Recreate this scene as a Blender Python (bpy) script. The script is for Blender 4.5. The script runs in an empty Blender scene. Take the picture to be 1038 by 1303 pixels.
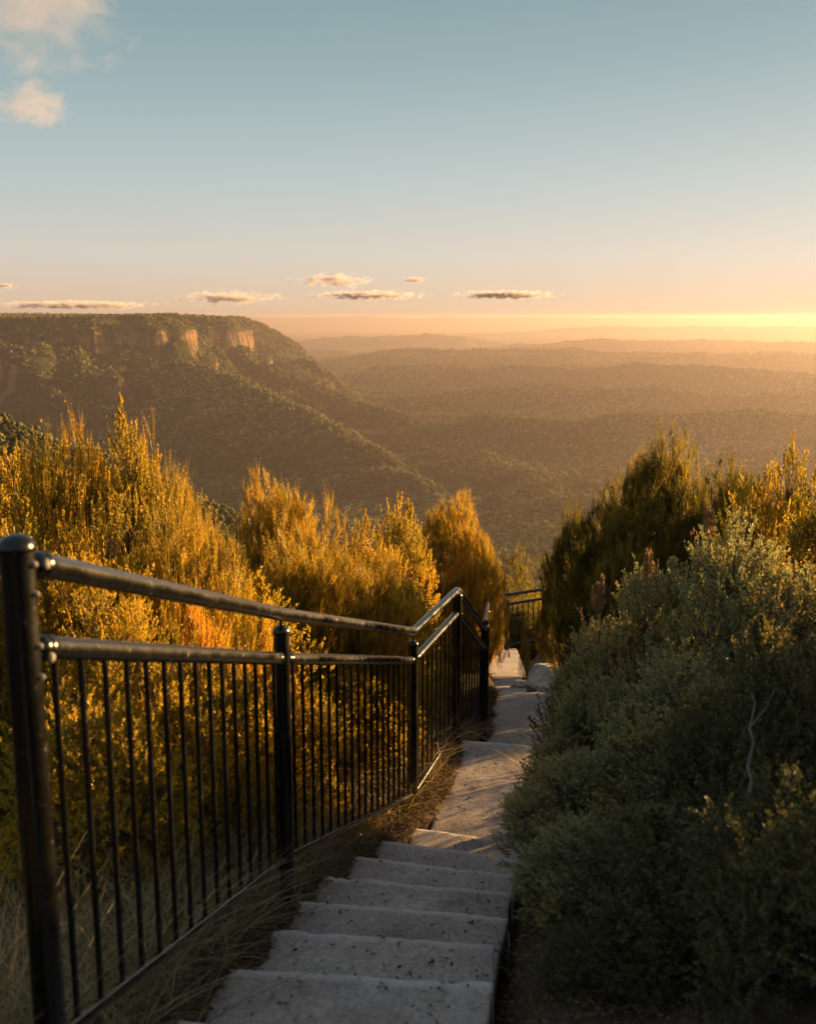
import bpy, math, random
import numpy as np
from mathutils import Vector

SKIP = ""
sc = bpy.context.scene
col = sc.collection
R = math.radians

# ---------------------------------------------------------------- camera
F_PX, CX, CY = 1320.0, 519.0, 651.5          # focal length and centre in photo pixels (1038 x 1303)
PITCH = math.atan(248.0 / F_PX)
cp, sp = math.cos(PITCH), math.sin(PITCH)
cam_d = bpy.data.cameras.new("camera")
cam = bpy.data.objects.new("camera", cam_d)
col.objects.link(cam)
cam.location = (0, 0, 0)
cam.rotation_euler = (math.pi / 2 - PITCH, 0, 0)
cam_d.sensor_fit = 'VERTICAL'
cam_d.sensor_height = 36.0
cam_d.sensor_width = 36.0
cam_d.lens = 36.0 * F_PX / 1303.0
cam_d.clip_start = 0.05
cam_d.clip_end = 120000
cam_d.dof.use_dof = True
cam_d.dof.focus_distance = 9.0
cam_d.dof.aperture_fstop = 4.0
sc.camera = cam

# ---------------------------------------------------------------- sky, sun, exposure
SUN_EL, SUN_AZ = 7.2, 58.0                    # azimuth measured to the right of the view direction (+Y)
world = bpy.data.worlds.new("World")
sc.world = world
world.use_nodes = True
wn, wl = world.node_tree.nodes, world.node_tree.links
wn.clear()
w_out = wn.new("ShaderNodeOutputWorld")
w_bg = wn.new("ShaderNodeBackground")
w_sky = wn.new("ShaderNodeTexSky")
w_sky.sky_type = 'NISHITA'
w_sky.sun_disc = False
w_sky.sun_elevation = R(SUN_EL)
w_sky.sun_rotation = R(SUN_AZ)
w_sky.altitude = 900
w_sky.air_density = 1.0
w_sky.dust_density = 2.2
w_sky.ozone_density = 1.6
w_bg.inputs["Strength"].default_value = 0.076
# the evening sky: the Sky Texture's glow over a teal-to-peach gradient by height
def wmath(op, a, b=None):
    n = wn.new("ShaderNodeMath"); n.operation = op
    for i, x in enumerate((a, b)):
        if x is None: continue
        if isinstance(x, (int, float)): n.inputs[i].default_value = x
        else: wl.new(x, n.inputs[i])
    return n.outputs[0]
w_tc = wn.new("ShaderNodeTexCoord")
w_sep = wn.new("ShaderNodeSeparateXYZ"); wl.new(w_tc.outputs["Generated"], w_sep.inputs[0])
w_rmp = wn.new("ShaderNodeValToRGB"); w_el = w_rmp.color_ramp.elements
SKY = [(.0, (.78, .54, .37)), (.012, (.84, .62, .44)), (.055, (.76, .69, .60)), (.12, (.56, .64, .63)), (.22, (.35, .475, .49)), (.30, (.245, .375, .41)), (.6, (.28, .36, .41)), (1., (.30, .37, .42))]
while len(w_el) < len(SKY): w_el.new(.5)
for e, (p, c) in zip(w_el, SKY): e.position = p; e.color = (*c, 1)
wl.new(w_sep.outputs[2], w_rmp.inputs[0])
w_g = wn.new("ShaderNodeMix"); w_g.data_type = 'RGBA'; w_g.blend_type = 'MULTIPLY'; w_g.inputs[0].default_value = 1
wl.new(w_rmp.outputs[0], w_g.inputs[6]); w_g.inputs[7].default_value = (3.15, 3.15, 3.15, 1)
# warm lift towards the sun
w_dot = wn.new("ShaderNodeVectorMath"); w_dot.operation = 'DOT_PRODUCT'
wl.new(w_tc.outputs["Generated"], w_dot.inputs[0]); w_dot.inputs[1].default_value = (math.sin(R(SUN_AZ)), math.cos(R(SUN_AZ)), .05)
w_pow = wmath('POWER', wmath('MAXIMUM', w_dot.outputs["Value"], 0.0), 3.0)
w_hor = wmath('POWER', wmath('SUBTRACT', 1.0, wmath('ABSOLUTE', w_sep.outputs[2])), 7.0)
w_glow = wn.new("ShaderNodeMix"); w_glow.data_type = 'RGBA'
wl.new(wmath('MULTIPLY', w_pow, w_hor), w_glow.inputs[0]); w_glow.inputs[6].default_value = (0, 0, 0, 1); w_glow.inputs[7].default_value = (1.5, .92, .50, 1)
w_a1 = wn.new("ShaderNodeMix"); w_a1.data_type = 'RGBA'; w_a1.blend_type = 'ADD'; w_a1.inputs[0].default_value = 1
wl.new(w_g.outputs[2], w_a1.inputs[6]); wl.new(w_glow.outputs[2], w_a1.inputs[7])
w_mix = wn.new("ShaderNodeMix"); w_mix.data_type = 'RGBA'; w_mix.inputs[0].default_value = .06
wl.new(w_a1.outputs[2], w_mix.inputs[6]); wl.new(w_sky.outputs[0], w_mix.inputs[7])
w_low = wn.new("ShaderNodeMix"); w_low.data_type = 'RGBA'          # below the horizon the land, not the sky, sends light
wl.new(wmath('GREATER_THAN', w_sep.outputs[2], -.004), w_low.inputs[0]); w_low.inputs[6].default_value = (.12, .09, .05, 1)
wl.new(w_mix.outputs[2], w_low.inputs[7])
wl.new(w_low.outputs[2], w_bg.inputs["Color"])
wl.new(w_bg.outputs[0], w_out.inputs["Surface"])

sun_d = bpy.data.lights.new("sun", 'SUN')
sun_d.energy = 5.0
sun_d.angle = R(0.6)
sun_d.color = (1.0, 0.62, 0.235)
sun = bpy.data.objects.new("sun", sun_d)
col.objects.link(sun)
sdir = Vector((math.sin(R(SUN_AZ)) * math.cos(R(SUN_EL)), math.cos(R(SUN_AZ)) * math.cos(R(SUN_EL)), math.sin(R(SUN_EL))))
sun.rotation_euler = sdir.to_track_quat('Z', 'Y').to_euler()
sun.location = (20, 20, 20)

sc.view_settings.view_transform = 'Standard'
sc.view_settings.look = 'None'
sc.view_settings.exposure = 1.88
sc.view_settings.gamma = 1.0
sc.cycles.max_bounces = 6
sc.cycles.diffuse_bounces = 4
sc.cycles.glossy_bounces = 2
sc.cycles.transmission_bounces = 4
sc.cycles.transparent_max_bounces = 8
sc.cycles.volume_bounces = 1
sc.cycles.use_denoising = True

# ---------------------------------------------------------------- small helpers
def T(v):                                      # how far a photo row looks down: drop per metre ahead
    b = (v - CY) / F_PX
    return (sp + b * cp) / (cp - b * sp)

def at(u, v, Y):                               # the point Y metres ahead that the photo shows at (u, v)
    b = (v - CY) / F_PX
    fy = cp - b * sp
    return Vector(((u - CX) / F_PX / fy * Y, Y, -T(v) * Y))

def on(u, v, D):                               # the same, on the level D metres below the eye
    return at(u, v, D / T(v))

def tag(o, label=None, cat=None, group=None, kind=None):
    if label: o["label"] = label
    if cat: o["category"] = cat
    if group: o["group"] = group
    if kind: o["kind"] = kind
    return o

def link(o, parent=None):
    col.objects.link(o)
    if parent: o.parent = parent
    return o

def empty(name, loc=(0, 0, 0), rz=0):
    o = bpy.data.objects.new(name, None)
    o.empty_display_size = 0.2
    o.location = loc
    o.rotation_euler = (0, 0, rz)
    return link(o)

def mesh_np(name, verts, quads, mat, parent=None, smooth=False, attr=None, tris=None):
    """one mesh object from arrays: quads (n,4) and/or tris (m,3); attr = per-vertex float 'rnd'"""
    me = bpy.data.meshes.new(name)
    verts = np.asarray(verts, dtype=np.float32)
    nq = 0 if quads is None else len(quads)
    nt = 0 if tris is None else len(tris)
    me.vertices.add(len(verts))
    me.vertices.foreach_set("co", verts.ravel())
    li, starts, tot = [], [], []
    if nq:
        li.append(np.asarray(quads, dtype=np.int32).ravel())
        starts.append(np.arange(nq, dtype=np.int32) * 4)
    if nt:
        li.append(np.asarray(tris, dtype=np.int32).ravel())
        starts.append(nq * 4 + np.arange(nt, dtype=np.int32) * 3)
    li = np.concatenate(li)
    starts = np.concatenate(starts)
    me.loops.add(len(li))
    me.loops.foreach_set("vertex_index", li)
    me.polygons.add(nq + nt)
    me.polygons.foreach_set("loop_start", starts)
    if smooth:
        me.polygons.foreach_set("use_smooth", np.ones(nq + nt, dtype=bool))
    me.update(calc_edges=True)
    me.validate()
    if attr is not None:
        a = me.attributes.new("rnd", 'FLOAT', 'POINT')
        a.data.foreach_set("value", np.asarray(attr, dtype=np.float32))
    me.materials.append(mat)
    return link(bpy.data.objects.new(name, me), parent)

class MB:
    """collects tubes, domes and boxes, builds them as one mesh"""
    def __init__(s): s.v, s.q, s.t, s.n = [], [], [], 0
    def add(s, v, q=None, t=None):
        v = np.asarray(v, dtype=float)
        s.v.append(v)
        if q is not None and len(q): s.q.append(np.asarray(q) + s.n)
        if t is not None and len(t): s.t.append(np.asarray(t) + s.n)
        s.n += len(v)
    def rings(s, rings, cap0=True, cap1=True):
        k = len(rings[0])
        v = np.concatenate(rings)
        i = np.arange(k); j = (i + 1) % k
        q = [np.stack([r * k + i, r * k + j, (r + 1) * k + j, (r + 1) * k + i], 1) for r in range(len(rings) - 1)]
        t = []
        if cap0:
            v = np.vstack([v, rings[0].mean(0)]); c = len(v) - 1
            t.append(np.stack([np.full(k, c), j, i], 1))
        if cap1:
            v = np.vstack([v, rings[-1].mean(0)]); c = len(v) - 1
            o = (len(rings) - 1) * k
            t.append(np.stack([np.full(k, c), o + i, o + j], 1))
        s.add(v, np.concatenate(q), np.concatenate(t) if t else None)
    def tube(s, pts, rad, k=14):
        """a tube through pts with radius or radii; frames carried along, so bends stay round"""
        pts = [Vector(p) for p in pts]
        rad = [rad] * len(pts) if isinstance(rad, (int, float)) else rad
        rings = []
        up = None
        for i, p in enumerate(pts):
            d = (pts[min(i + 1, len(pts) - 1)] - pts[max(i - 1, 0)]).normalized()
            if up is None:
                up = Vector((0, 0, 1)) if abs(d.z) < .9 else Vector((1, 0, 0))
            a = d.cross(up).normalized(); b = a.cross(d).normalized(); up = b
            sc_ = 1.0
            if 0 < i < len(pts) - 1:
                d0 = (p - pts[i - 1]).normalized()
                sc_ = 1.0 / max(.7, d0.dot(d))
            rings.append(np.array([p + (a * math.cos(2 * math.pi * m / k) * rad[i] + b * math.sin(2 * math.pi * m / k) * rad[i]) * (1 if m % 1 == 0 else sc_) for m in range(k)]))
        s.rings(rings)
    def build(s, name, mat, parent=None, smooth=True):
        v = np.concatenate(s.v)
        q = np.concatenate(s.q) if s.q else None
        t = np.concatenate(s.t) if s.t else None
        o = mesh_np(name, v, q, mat, parent, smooth, tris=t)
        if smooth:
            try:
                o.data.set_sharp_from_angle(angle=R(50))
            except Exception: pass
        return o

# numpy value noise ---------------------------------------------------
def _h(ix, iy, iz, seed):
    n = (ix.astype(np.int64) * 374761393 + iy.astype(np.int64) * 668265263 + iz.astype(np.int64) * 2147483647 + seed * 1274126177) & 0xffffffff
    n = ((n ^ (n >> 13)) * 1274126177) & 0xffffffff
    n = ((n ^ (n >> 16)) * 2246822519) & 0xffffffff
    return ((n ^ (n >> 15)) & 0xffffff) / float(0xffffff) * 2 - 1
def vnoise(x, y, seed=0):
    x = np.asarray(x, float); y = np.asarray(y, float)
    ix = np.floor(x); iy = np.floor(y)
    fx = x - ix; fy = y - iy
    fx = fx * fx * fx * (fx * (fx * 6 - 15) + 10); fy = fy * fy * fy * (fy * (fy * 6 - 15) + 10)
    z = np.zeros_like(ix)
    a = _h(ix, iy, z, seed); b = _h(ix + 1, iy, z, seed); c = _h(ix, iy + 1, z, seed); d = _h(ix + 1, iy + 1, z, seed)
    return (a * (1 - fx) + b * fx) * (1 - fy) + (c * (1 - fx) + d * fx) * fy
def fbm(x, y, seed=0, oct=5, ridged=False):
    s, a, f, tot = 0, 1.0, 1.0, 0
    for o in range(oct):
        n = vnoise(x * f + 17.3 * o, y * f - 9.1 * o, seed + o)
        if ridged: n = 1 - 2 * np.abs(n)
        s = s + n * a; tot += a; a *= .5; f *= 2.03
    return s / tot
def sstep(a, b, x):
    t = np.clip((x - a) / (b - a), 0, 1)
    return t * t * (3 - 2 * t)
def smax(a, b, k):
    h = np.clip(.5 + .5 * (a - b) / k, 0, 1)
    return b * (1 - h) + a * h + k * h * (1 - h)

# ---------------------------------------------------------------- materials
def new_mat(name):
    m = bpy.data.materials.new(name); m.use_nodes = True
    nt = m.node_tree; nt.nodes.clear()
    out = nt.nodes.new("ShaderNodeOutputMaterial")
    return m, nt, out
def nd(nt, typ, **kw):
    n = nt.nodes.new(typ)
    for k, v in kw.items(): setattr(n, k, v)
    return n
def noise(nt, scale, detail=4, rough=.55, vec=None, dist=0):
    n = nd(nt, "ShaderNodeTexNoise")
    n.inputs["Scale"].default_value = scale; n.inputs["Detail"].default_value = detail
    n.inputs["Roughness"].default_value = rough; n.inputs["Distortion"].default_value = dist
    if vec is not None: nt.links.new(vec, n.inputs["Vector"])
    return n.outputs["Fac"]
def ramp(nt, fac, stops):
    r = nd(nt, "ShaderNodeValToRGB")
    el = r.color_ramp.elements
    while len(el) < len(stops): el.new(0.5)
    for e, (p, c) in zip(el, stops):
        e.position = p; e.color = (c[0], c[1], c[2], 1) if not isinstance(c, (int, float)) else (c, c, c, 1)
    nt.links.new(fac, r.inputs[0])
    return r.outputs[0]
def mix(nt, fac, a, b, mode='MIX'):
    m = nd(nt, "ShaderNodeMix", data_type='RGBA', blend_type=mode)
    for s, x in ((0, fac), (6, a), (7, b)):
        if isinstance(x, (int, float)): m.inputs[s].default_value = x
        elif isinstance(x, (tuple, list)): m.inputs[s].default_value = (*x, 1)
        else: nt.links.new(x, m.inputs[s])
    return m.outputs[2]
def math_n(nt, op, a, b=None):
    m = nd(nt, "ShaderNodeMath", operation=op)
    for i, x in enumerate((a, b)):
        if x is None: continue
        if isinstance(x, (int, float)): m.inputs[i].default_value = x
        else: nt.links.new(x, m.inputs[i])
    return m.outputs[0]
def bump(nt, h, strength, dist):
    b = nd(nt, "ShaderNodeBump"); b.inputs["Strength"].default_value = strength; b.inputs["Distance"].default_value = dist
    nt.links.new(h, b.inputs["Height"]); return b.outputs[0]
def principled(nt, out, color, rough=.8, normal=None, metal=0, spec=.5):
    p = nd(nt, "ShaderNodeBsdfPrincipled")
    for s, x in (("Base Color", color), ("Roughness", rough)):
        if isinstance(x, (int, float)): p.inputs[s].default_value = x
        elif isinstance(x, (tuple, list)): p.inputs[s].default_value = (*x, 1)
        else: nt.links.new(x, p.inputs[s])
    p.inputs["Metallic"].default_value = metal
    p.inputs["Specular IOR Level"].default_value = spec
    if normal is not None: nt.links.new(normal, p.inputs["Normal"])
    nt.links.new(p.outputs[0], out.inputs[0])
    return p

def mat_concrete():
    m, nt, out = new_mat("concrete")
    tc = nd(nt, "ShaderNodeTexCoord").outputs["Object"]
    a = noise(nt, 3.0, 6, .65, tc); b = noise(nt, 60, 4, .7, tc); c = noise(nt, 220, 2, .6, tc); e = noise(nt, 14, 5, .7, tc, .6)
    base = ramp(nt, a, [(.3, (.24, .19, .172)), (.52, (.36, .293, .265)), (.75, (.45, .37, .34))])
    base = mix(nt, .55, base, ramp(nt, b, [(.35, (.30, .28, .28)), (.5, (.5, .5, .5)), (.68, (.78, .76, .75))]), 'OVERLAY')
    base = mix(nt, ramp(nt, c, [(.62, 0.), (.7, .75)]), base, (.1, .085, .08))
    base = mix(nt, ramp(nt, e, [(.55, 0.), (.72, .5)]), base, (.15, .125, .11))
    base = mix(nt, ramp(nt, e, [(.27, .45), (.38, 0.)]), base, (.5, .46, .45))
    tone_fac = nd(nt, "ShaderNodeAttribute", attribute_name="rnd").outputs["Fac"]
    base = mix(nt, ramp(nt, tone_fac, [(0., 0.), (1., .5)]), base, (.62, .57, .55))  # painted highlight along the nosing
    base = mix(nt, ramp(nt, math_n(nt, 'MULTIPLY', tone_fac, -1.0), [(0., 0.), (1., .6)]), base, (.13, .105, .09))  # darker tint at the back of the tread
    h = math_n(nt, 'ADD', math_n(nt, 'MULTIPLY', b, .6), math_n(nt, 'ADD', math_n(nt, 'MULTIPLY', c, .35), math_n(nt, 'MULTIPLY', e, .6)))
    principled(nt, out, base, .86, bump(nt, h, .8, .008), spec=.35)
    return m

def mat_soil():
    m, nt, out = new_mat("soil")
    tc = nd(nt, "ShaderNodeTexCoord").outputs["Object"]
    a = noise(nt, 2.2, 5, .6, tc); b = noise(nt, 38, 5, .7, tc); c = noise(nt, 130, 3, .6, tc)
    base = ramp(nt, a, [(.3, (.06, .042, .03)), (.6, (.14, .098, .068)), (.8, (.20, .145, .10))])
    base = mix(nt, .6, base, ramp(nt, b, [(.35, (.15, .13, .12)), (.5, (.5, .5, .5)), (.7, (.8, .75, .7))]), 'OVERLAY')
    principled(nt, out, base, .95, bump(nt, math_n(nt, 'ADD', b, c), 1, .03), spec=.15)
    return m

def mat_paint():
    m, nt, out = new_mat("black_paint")
    tc = nd(nt, "ShaderNodeTexCoord").outputs["Object"]
    a = noise(nt, 9, 5, .6, tc); b = noise(nt, 160, 3, .6, tc)
    basec = mix(nt, ramp(nt, b, [(.64, 0.), (.74, .6)]), (.003, .0026, .0023), (.014, .008, .005))
    ch = noise(nt, 42, 6, .75, tc, .3)
    basec = mix(nt, ramp(nt, ch, [(.66, 0.), (.69, .8)]), basec, (.10, .075, .06))
    r = ramp(nt, a, [(.3, .17), (.7, .34)])
    r = mix(nt, ramp(nt, ch, [(.60, 0.), (.68, .7)]), r, (.8, .8, .8))
    principled(nt, out, basec, r, bump(nt, math_n(nt, 'ADD', a, math_n(nt, 'MULTIPLY', b, .35)), .14, .002), spec=.5)
    return m

def mat_leaf(name, stops, trans=.45, gloss=.05, rough=.5):
    m, nt, out = new_mat(name)
    at_ = nd(nt, "ShaderNodeAttribute", attribute_name="rnd")
    oi = nd(nt, "ShaderNodeObjectInfo")
    f = math_n(nt, 'ADD', at_.outputs["Fac"], math_n(nt, 'MULTIPLY', math_n(nt, 'SUBTRACT', oi.outputs["Random"], .5), .16))
    c = ramp(nt, f, stops)
    d = nd(nt, "ShaderNodeBsdfDiffuse"); t = nd(nt, "ShaderNodeBsdfTranslucent"); g = nd(nt, "ShaderNodeBsdfGlossy")
    g.inputs["Roughness"].default_value = rough; g.inputs["Color"].default_value = (1, 1, 1, 1)
    nt.links.new(c, d.inputs[0])
    tcx = mix(nt, 1.0, c, (1.0, .95, .6), 'MULTIPLY'); nt.links.new(tcx, t.inputs[0])
    s1 = nd(nt, "ShaderNodeMixShader"); s1.inputs[0].default_value = trans
    nt.links.new(d.outputs[0], s1.inputs[1]); nt.links.new(t.outputs[0], s1.inputs[2])
    fr = nd(nt, "ShaderNodeFresnel"); fr.inputs[0].default_value = 1.4
    s2 = nd(nt, "ShaderNodeMixShader"); nt.links.new(math_n(nt, 'MULTIPLY', fr.outputs[0], gloss), s2.inputs[0])
    nt.links.new(s1.outputs[0], s2.inputs[1]); nt.links.new(g.outputs[0], s2.inputs[2])
    nt.links.new(s2.outputs[0], out.inputs[0])
    return m

def mat_simple(name, c1, c2, scale=12, rough=.9):
    m, nt, out = new_mat(name)
    tc = nd(nt, "ShaderNodeTexCoord").outputs["Object"]
    n = noise(nt, scale, 5, .65, tc)
    principled(nt, out, ramp(nt, n, [(.3, c1), (.7, c2)]), rough, bump(nt, n, .6, .02), spec=.2)
    return m

def mat_rock():
    m, nt, out = new_mat("pale_sandstone")
    tc = nd(nt, "ShaderNodeTexCoord").outputs["Object"]
    a = noise(nt, 3.5, 6, .7, tc, .4); b = noise(nt, 24, 5, .7, tc)
    c = ramp(nt, a, [(.3, (.17, .15, .13)), (.48, (.42, .39, .36)), (.7, (.60, .57, .53))])
    c = mix(nt, ramp(nt, b, [(.55, 0.), (.66, .8)]), c, (.10, .09, .08))
    principled(nt, out, c, .9, bump(nt, math_n(nt, 'ADD', a, math_n(nt, 'MULTIPLY', b, .4)), .9, .04), spec=.2)
    return m

def mat_terrain():
    m, nt, out = new_mat("forested_sandstone")
    geo = nd(nt, "ShaderNodeNewGeometry")
    pos = geo.outputs["Position"]
    sx = nd(nt, "ShaderNodeSeparateXYZ"); nt.links.new(geo.outputs["Normal"], sx.inputs[0])
    mp = nd(nt, "ShaderNodeMapping"); nt.links.new(pos, mp.inputs[0]); mp.inputs["Scale"].default_value = (.004, .004, .06)
    strata = noise(nt, 1.0, 6, .65, mp.outputs[0], .3)
    mp2 = nd(nt, "ShaderNodeMapping"); nt.links.new(pos, mp2.inputs[0]); mp2.inputs["Scale"].default_value = (.055, .055, .010)
    vert = noise(nt, 1.0, 5, .6, mp2.outputs[0])
    rock = ramp(nt, strata, [(.3, (.10, .055, .03)), (.48, (.36, .21, .10)), (.6, (.20, .11, .06)), (.72, (.50, .32, .17))])
    rock = mix(nt, ramp(nt, vert, [(.47, 0.), (.55, .92)]), rock, (.05, .045, .03))
    n1 = noise(nt, .09, 5, .75, pos); n2 = noise(nt, .0012, 5, .6, pos); n3 = noise(nt, .02, 4, .6, pos)
    forest = ramp(nt, n2, [(.35, (.03, .034, .014)), (.5, (.055, .055, .02)), (.7, (.09, .08, .03))])
    forest = mix(nt, .75, forest, ramp(nt, n1, [(.35, (.12, .12, .12)), (.5, (.5, .5, .5)), (.66, (.9, .9, .85))]), 'OVERLAY')
    steep = ramp(nt, math_n(nt, 'ADD', sx.outputs[2], math_n(nt, 'MULTIPLY', math_n(nt, 'SUBTRACT', n3, .5), .30)), [(.38, 1.), (.47, 0.)])
    c = mix(nt, steep, forest, rock)
    h = math_n(nt, 'ADD', n1, math_n(nt, 'MULTIPLY', n3, .6))
    principled(nt, out, c, .95, bump(nt, h, 1.0, 14.0), spec=.05)
    return m

def mat_crown():
    m, nt, out = new_mat("eucalypt_crown")
    oi = nd(nt, "ShaderNodeObjectInfo")
    tc = nd(nt, "ShaderNodeTexCoord").outputs["Object"]
    c = ramp(nt, oi.outputs["Random"], [(0, (.075, .068, .026)), (.5, (.155, .135, .042)), (.85, (.23, .19, .065)), (1, (.31, .25, .11))])
    n = noise(nt, 3.0, 4, .7, tc)
    mp = nd(nt, "ShaderNodeMapping"); nt.links.new(oi.outputs["Location"], mp.inputs[0]); mp.inputs["Scale"].default_value = (.0007, .0026, .003)
    shade_belts = noise(nt, 1.0, 4, .6, mp.outputs[0], .6)                 # ridge shade and light painted into the crowns as broad belts
    c = mix(nt, 1.0, c, ramp(nt, shade_belts, [(.40, (.38, .36, .36)), (.52, (.85, .85, .8)), (.64, (1.0, 1.0, .95))]), 'MULTIPLY')
    c = mix(nt, .6, c, ramp(nt, n, [(.35, (.15, .15, .15)), (.5, (.5, .5, .5)), (.66, (.85, .85, .8))]), 'OVERLAY')
    principled(nt, out, c, .95, bump(nt, n, 1, .5), spec=.05)
    return m

M_conc, M_soil, M_paint, M_rock = mat_concrete(), mat_soil(), mat_paint(), mat_rock()
M_terr, M_crown = mat_terrain(), mat_crown()
M_bark = mat_simple("grey_brown_bark", (.05, .035, .025), (.15, .11, .08), 30)

# ---------------------------------------------------------------- the valley and the tableland
PLATEAU = np.array([(-9000, 1200), (-2500, 2250), (-1900, 2500), (-1500, 2380), (-1250, 2750), (-1020, 2640), (-820, 2720), (-665, 2860), (-690, 3100), (-790, 3350),
                    (-720, 3480), (-630, 3560), (-640, 3800), (-800, 4100), (-900, 4400), (-810, 4620), (-770, 4750), (-830, 5250), (-1500, 6100), (-9000, 7200)], float)
def poly_sd(x, y, P):
    d = np.full(x.shape, 1e18); inside = np.zeros(x.shape, bool)
    n = len(P)
    for i in range(n):
        a = P[i]; b = P[(i + 1) % n]
        ex, ey = b - a
        wx, wy = x - a[0], y - a[1]
        t = np.clip((wx * ex + wy * ey) / (ex * ex + ey * ey), 0, 1)
        d = np.minimum(d, (wx - t * ex) ** 2 + (wy - t * ey) ** 2)
        c = ((a[1] > y) != (b[1] > y)) & (x < (b[0] - a[0]) * (y - a[1]) / (b[1] - a[1] + 1e-12) + a[0])
        inside ^= c
    return np.sqrt(d) * np.where(inside, -1, 1)
def ridge(x, y, pts, side):
    """height of a sloping spur: pts = (x, y, z) crest, side = fall per metre sideways"""
    h = np.full(x.shape, -1e9)
    for a, b in zip(pts[:-1], pts[1:]):
        ex, ey = b[0] - a[0], b[1] - a[1]
        t = np.clip(((x - a[0]) * ex + (y - a[1]) * ey) / (ex * ex + ey * ey), 0, 1)
        dd = np.hypot(x - a[0] - t * ex, y - a[1] - t * ey)
        h = np.maximum(h, a[2] + (b[2] - a[2]) * t - side * (np.sqrt(dd * dd + 900) - 30))
    return h
def terrain(x, y):
    r = np.hypot(x, y)
    floor = -352 + 30 * fbm(x / 900, y / 900, 3, 4) + 34 * fbm(x / 420, y / 420, 8, 3, True) + 9 * fbm(x / 120, y / 120, 22, 2, True)
    # rolling ground further out, crests as the photograph shows them
    def crest(h, yc, w, xa, xb, amp, sc_, seed, fa=900., fb=900.):
        dy = y - yc - 500 * vnoise(x / 2600, y * 0 + seed, seed) - 120 * fbm(x / 500, y * 0 + seed, seed + 1, 3)
        prof = np.exp(-(dy / np.where(dy < 0, w * .42, w * 1.5)) ** 2)      # steep towards the viewer, gentle behind
        lat = sstep(xa - fa, xa + fa, x) * (1 - sstep(xb - fb, xb + fb, x))
        return h + (amp + sc_ * fbm(x / 1500, y / 1500, seed, 4)) * prof * lat
    h = floor
    h = crest(h, 3000, 220, -50, 2500, 52, 26, 57, 300)
    h = crest(h, 3700, 260, -100, 2500, 74, 30, 55, 400)
    h = crest(h, 4700, 380, -300, 3500, 104, 36, 21, 500)
    h = crest(h, 6700, 900, -500, 3000, 108, 26, 31, 500, 2200)
    h = crest(h, 6500, 900, 300, 1500, 22, 10, 33, 600, 900)
    h = crest(h, 9500, 700, 900, 9000, 120, 50, 37, 900)
    h = crest(h, 12500, 800, -1300, 900, 105, 80, 41, 500, 500)
    h = crest(h, 17500, 1500, 1500, 20000, 165, 35, 51, 1800)
    h = crest(h, 28000, 2500, -30000, 30000, 315, 26, 61)
    h = crest(h, 27000, 1200, -2200, -700, 26, 5, 63, 300, 600)
    # tableland on the left
    warp = 70 * fbm(x / 420, y / 420, 5, 4) + 26 * fbm(x / 110, y / 110, 6, 3)
    sd = poly_sd(x, y, PLATEAU) + warp
    top = -2 + 9 * fbm(x / 500, y / 500, 9, 3) - 14 * sstep(-950, -550, x) * sstep(3400, 4400, y)
    s = np.maximum(sd, 0)
    cl = np.maximum(46 + 58 * vnoise(x / 170, y / 170, 12) + 25 * vnoise(x / 60, y / 60, 16), 3) * (1 - .9 * sstep(3900, 4500, y))
    prof = -(44 + 16 * vnoise(x / 330, y / 330, 13)) * (s / 66) ** 1.6 / (1 + (s / 66) ** 1.6) * 1.3 - cl * sstep(62, 80, s) - 0.42 * np.clip(s - 80, 0, 70) - .5 * cl * sstep(140, 158, s) - .78 * np.clip(s - 158, 0, 260) - .5 * np.clip(s - 418, 0, 1e9)
    gully = 24 * fbm(x / 210, y / 210, 14, 4, True) * sstep(90, 260, s)
    mesa = top + prof + gully
    h = smax(h, mesa, 26)
    g = 14 * fbm(x / 170, y / 170, 15, 4, True)
    h = smax(h, ridge(x, y, [(-700, 2900, -70), (-600, 2790, -112), (-420, 2600, -160), (-230, 2380, -225), (-60, 2150, -300), (60, 1980, -350)], .62) + g, 22)
    h = smax(h, ridge(x, y, [(-650, 3580, -90), (-470, 3400, -160), (-230, 3180, -235), (20, 2950, -300), (220, 2750, -345)], .55) + g, 22)
    h = smax(h, ridge(x, y, [(-800, 4700, -40), (-640, 4500, -130), (-420, 4250, -230), (-160, 4000, -310), (60, 3800, -345)], .55) + g, 22)
    h = smax(h, ridge(x, y, [(-1300, 2780, -110), (-1050, 2420, -220), (-880, 2150, -320)], .55) + g, 22)
    # the hillside the walkway stands on, and its own spur to the left
    own = -7.5 - .62 * np.maximum(r - 22, 0) - 0.0 * x + 9 * fbm(x / 60, y / 60, 18, 3) * sstep(40, 160, r)
    h = smax(h, own, 10)
    spur = ridge(x, y, [(-420, 500, -34), (-255, 600, -58), (-205, 620, -76), (-150, 640, -112), (-80, 660, -190)], .75) + 6 * fbm(x / 40, y / 40, 19, 3)
    h = smax(h, spur, 10)
    return h

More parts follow.
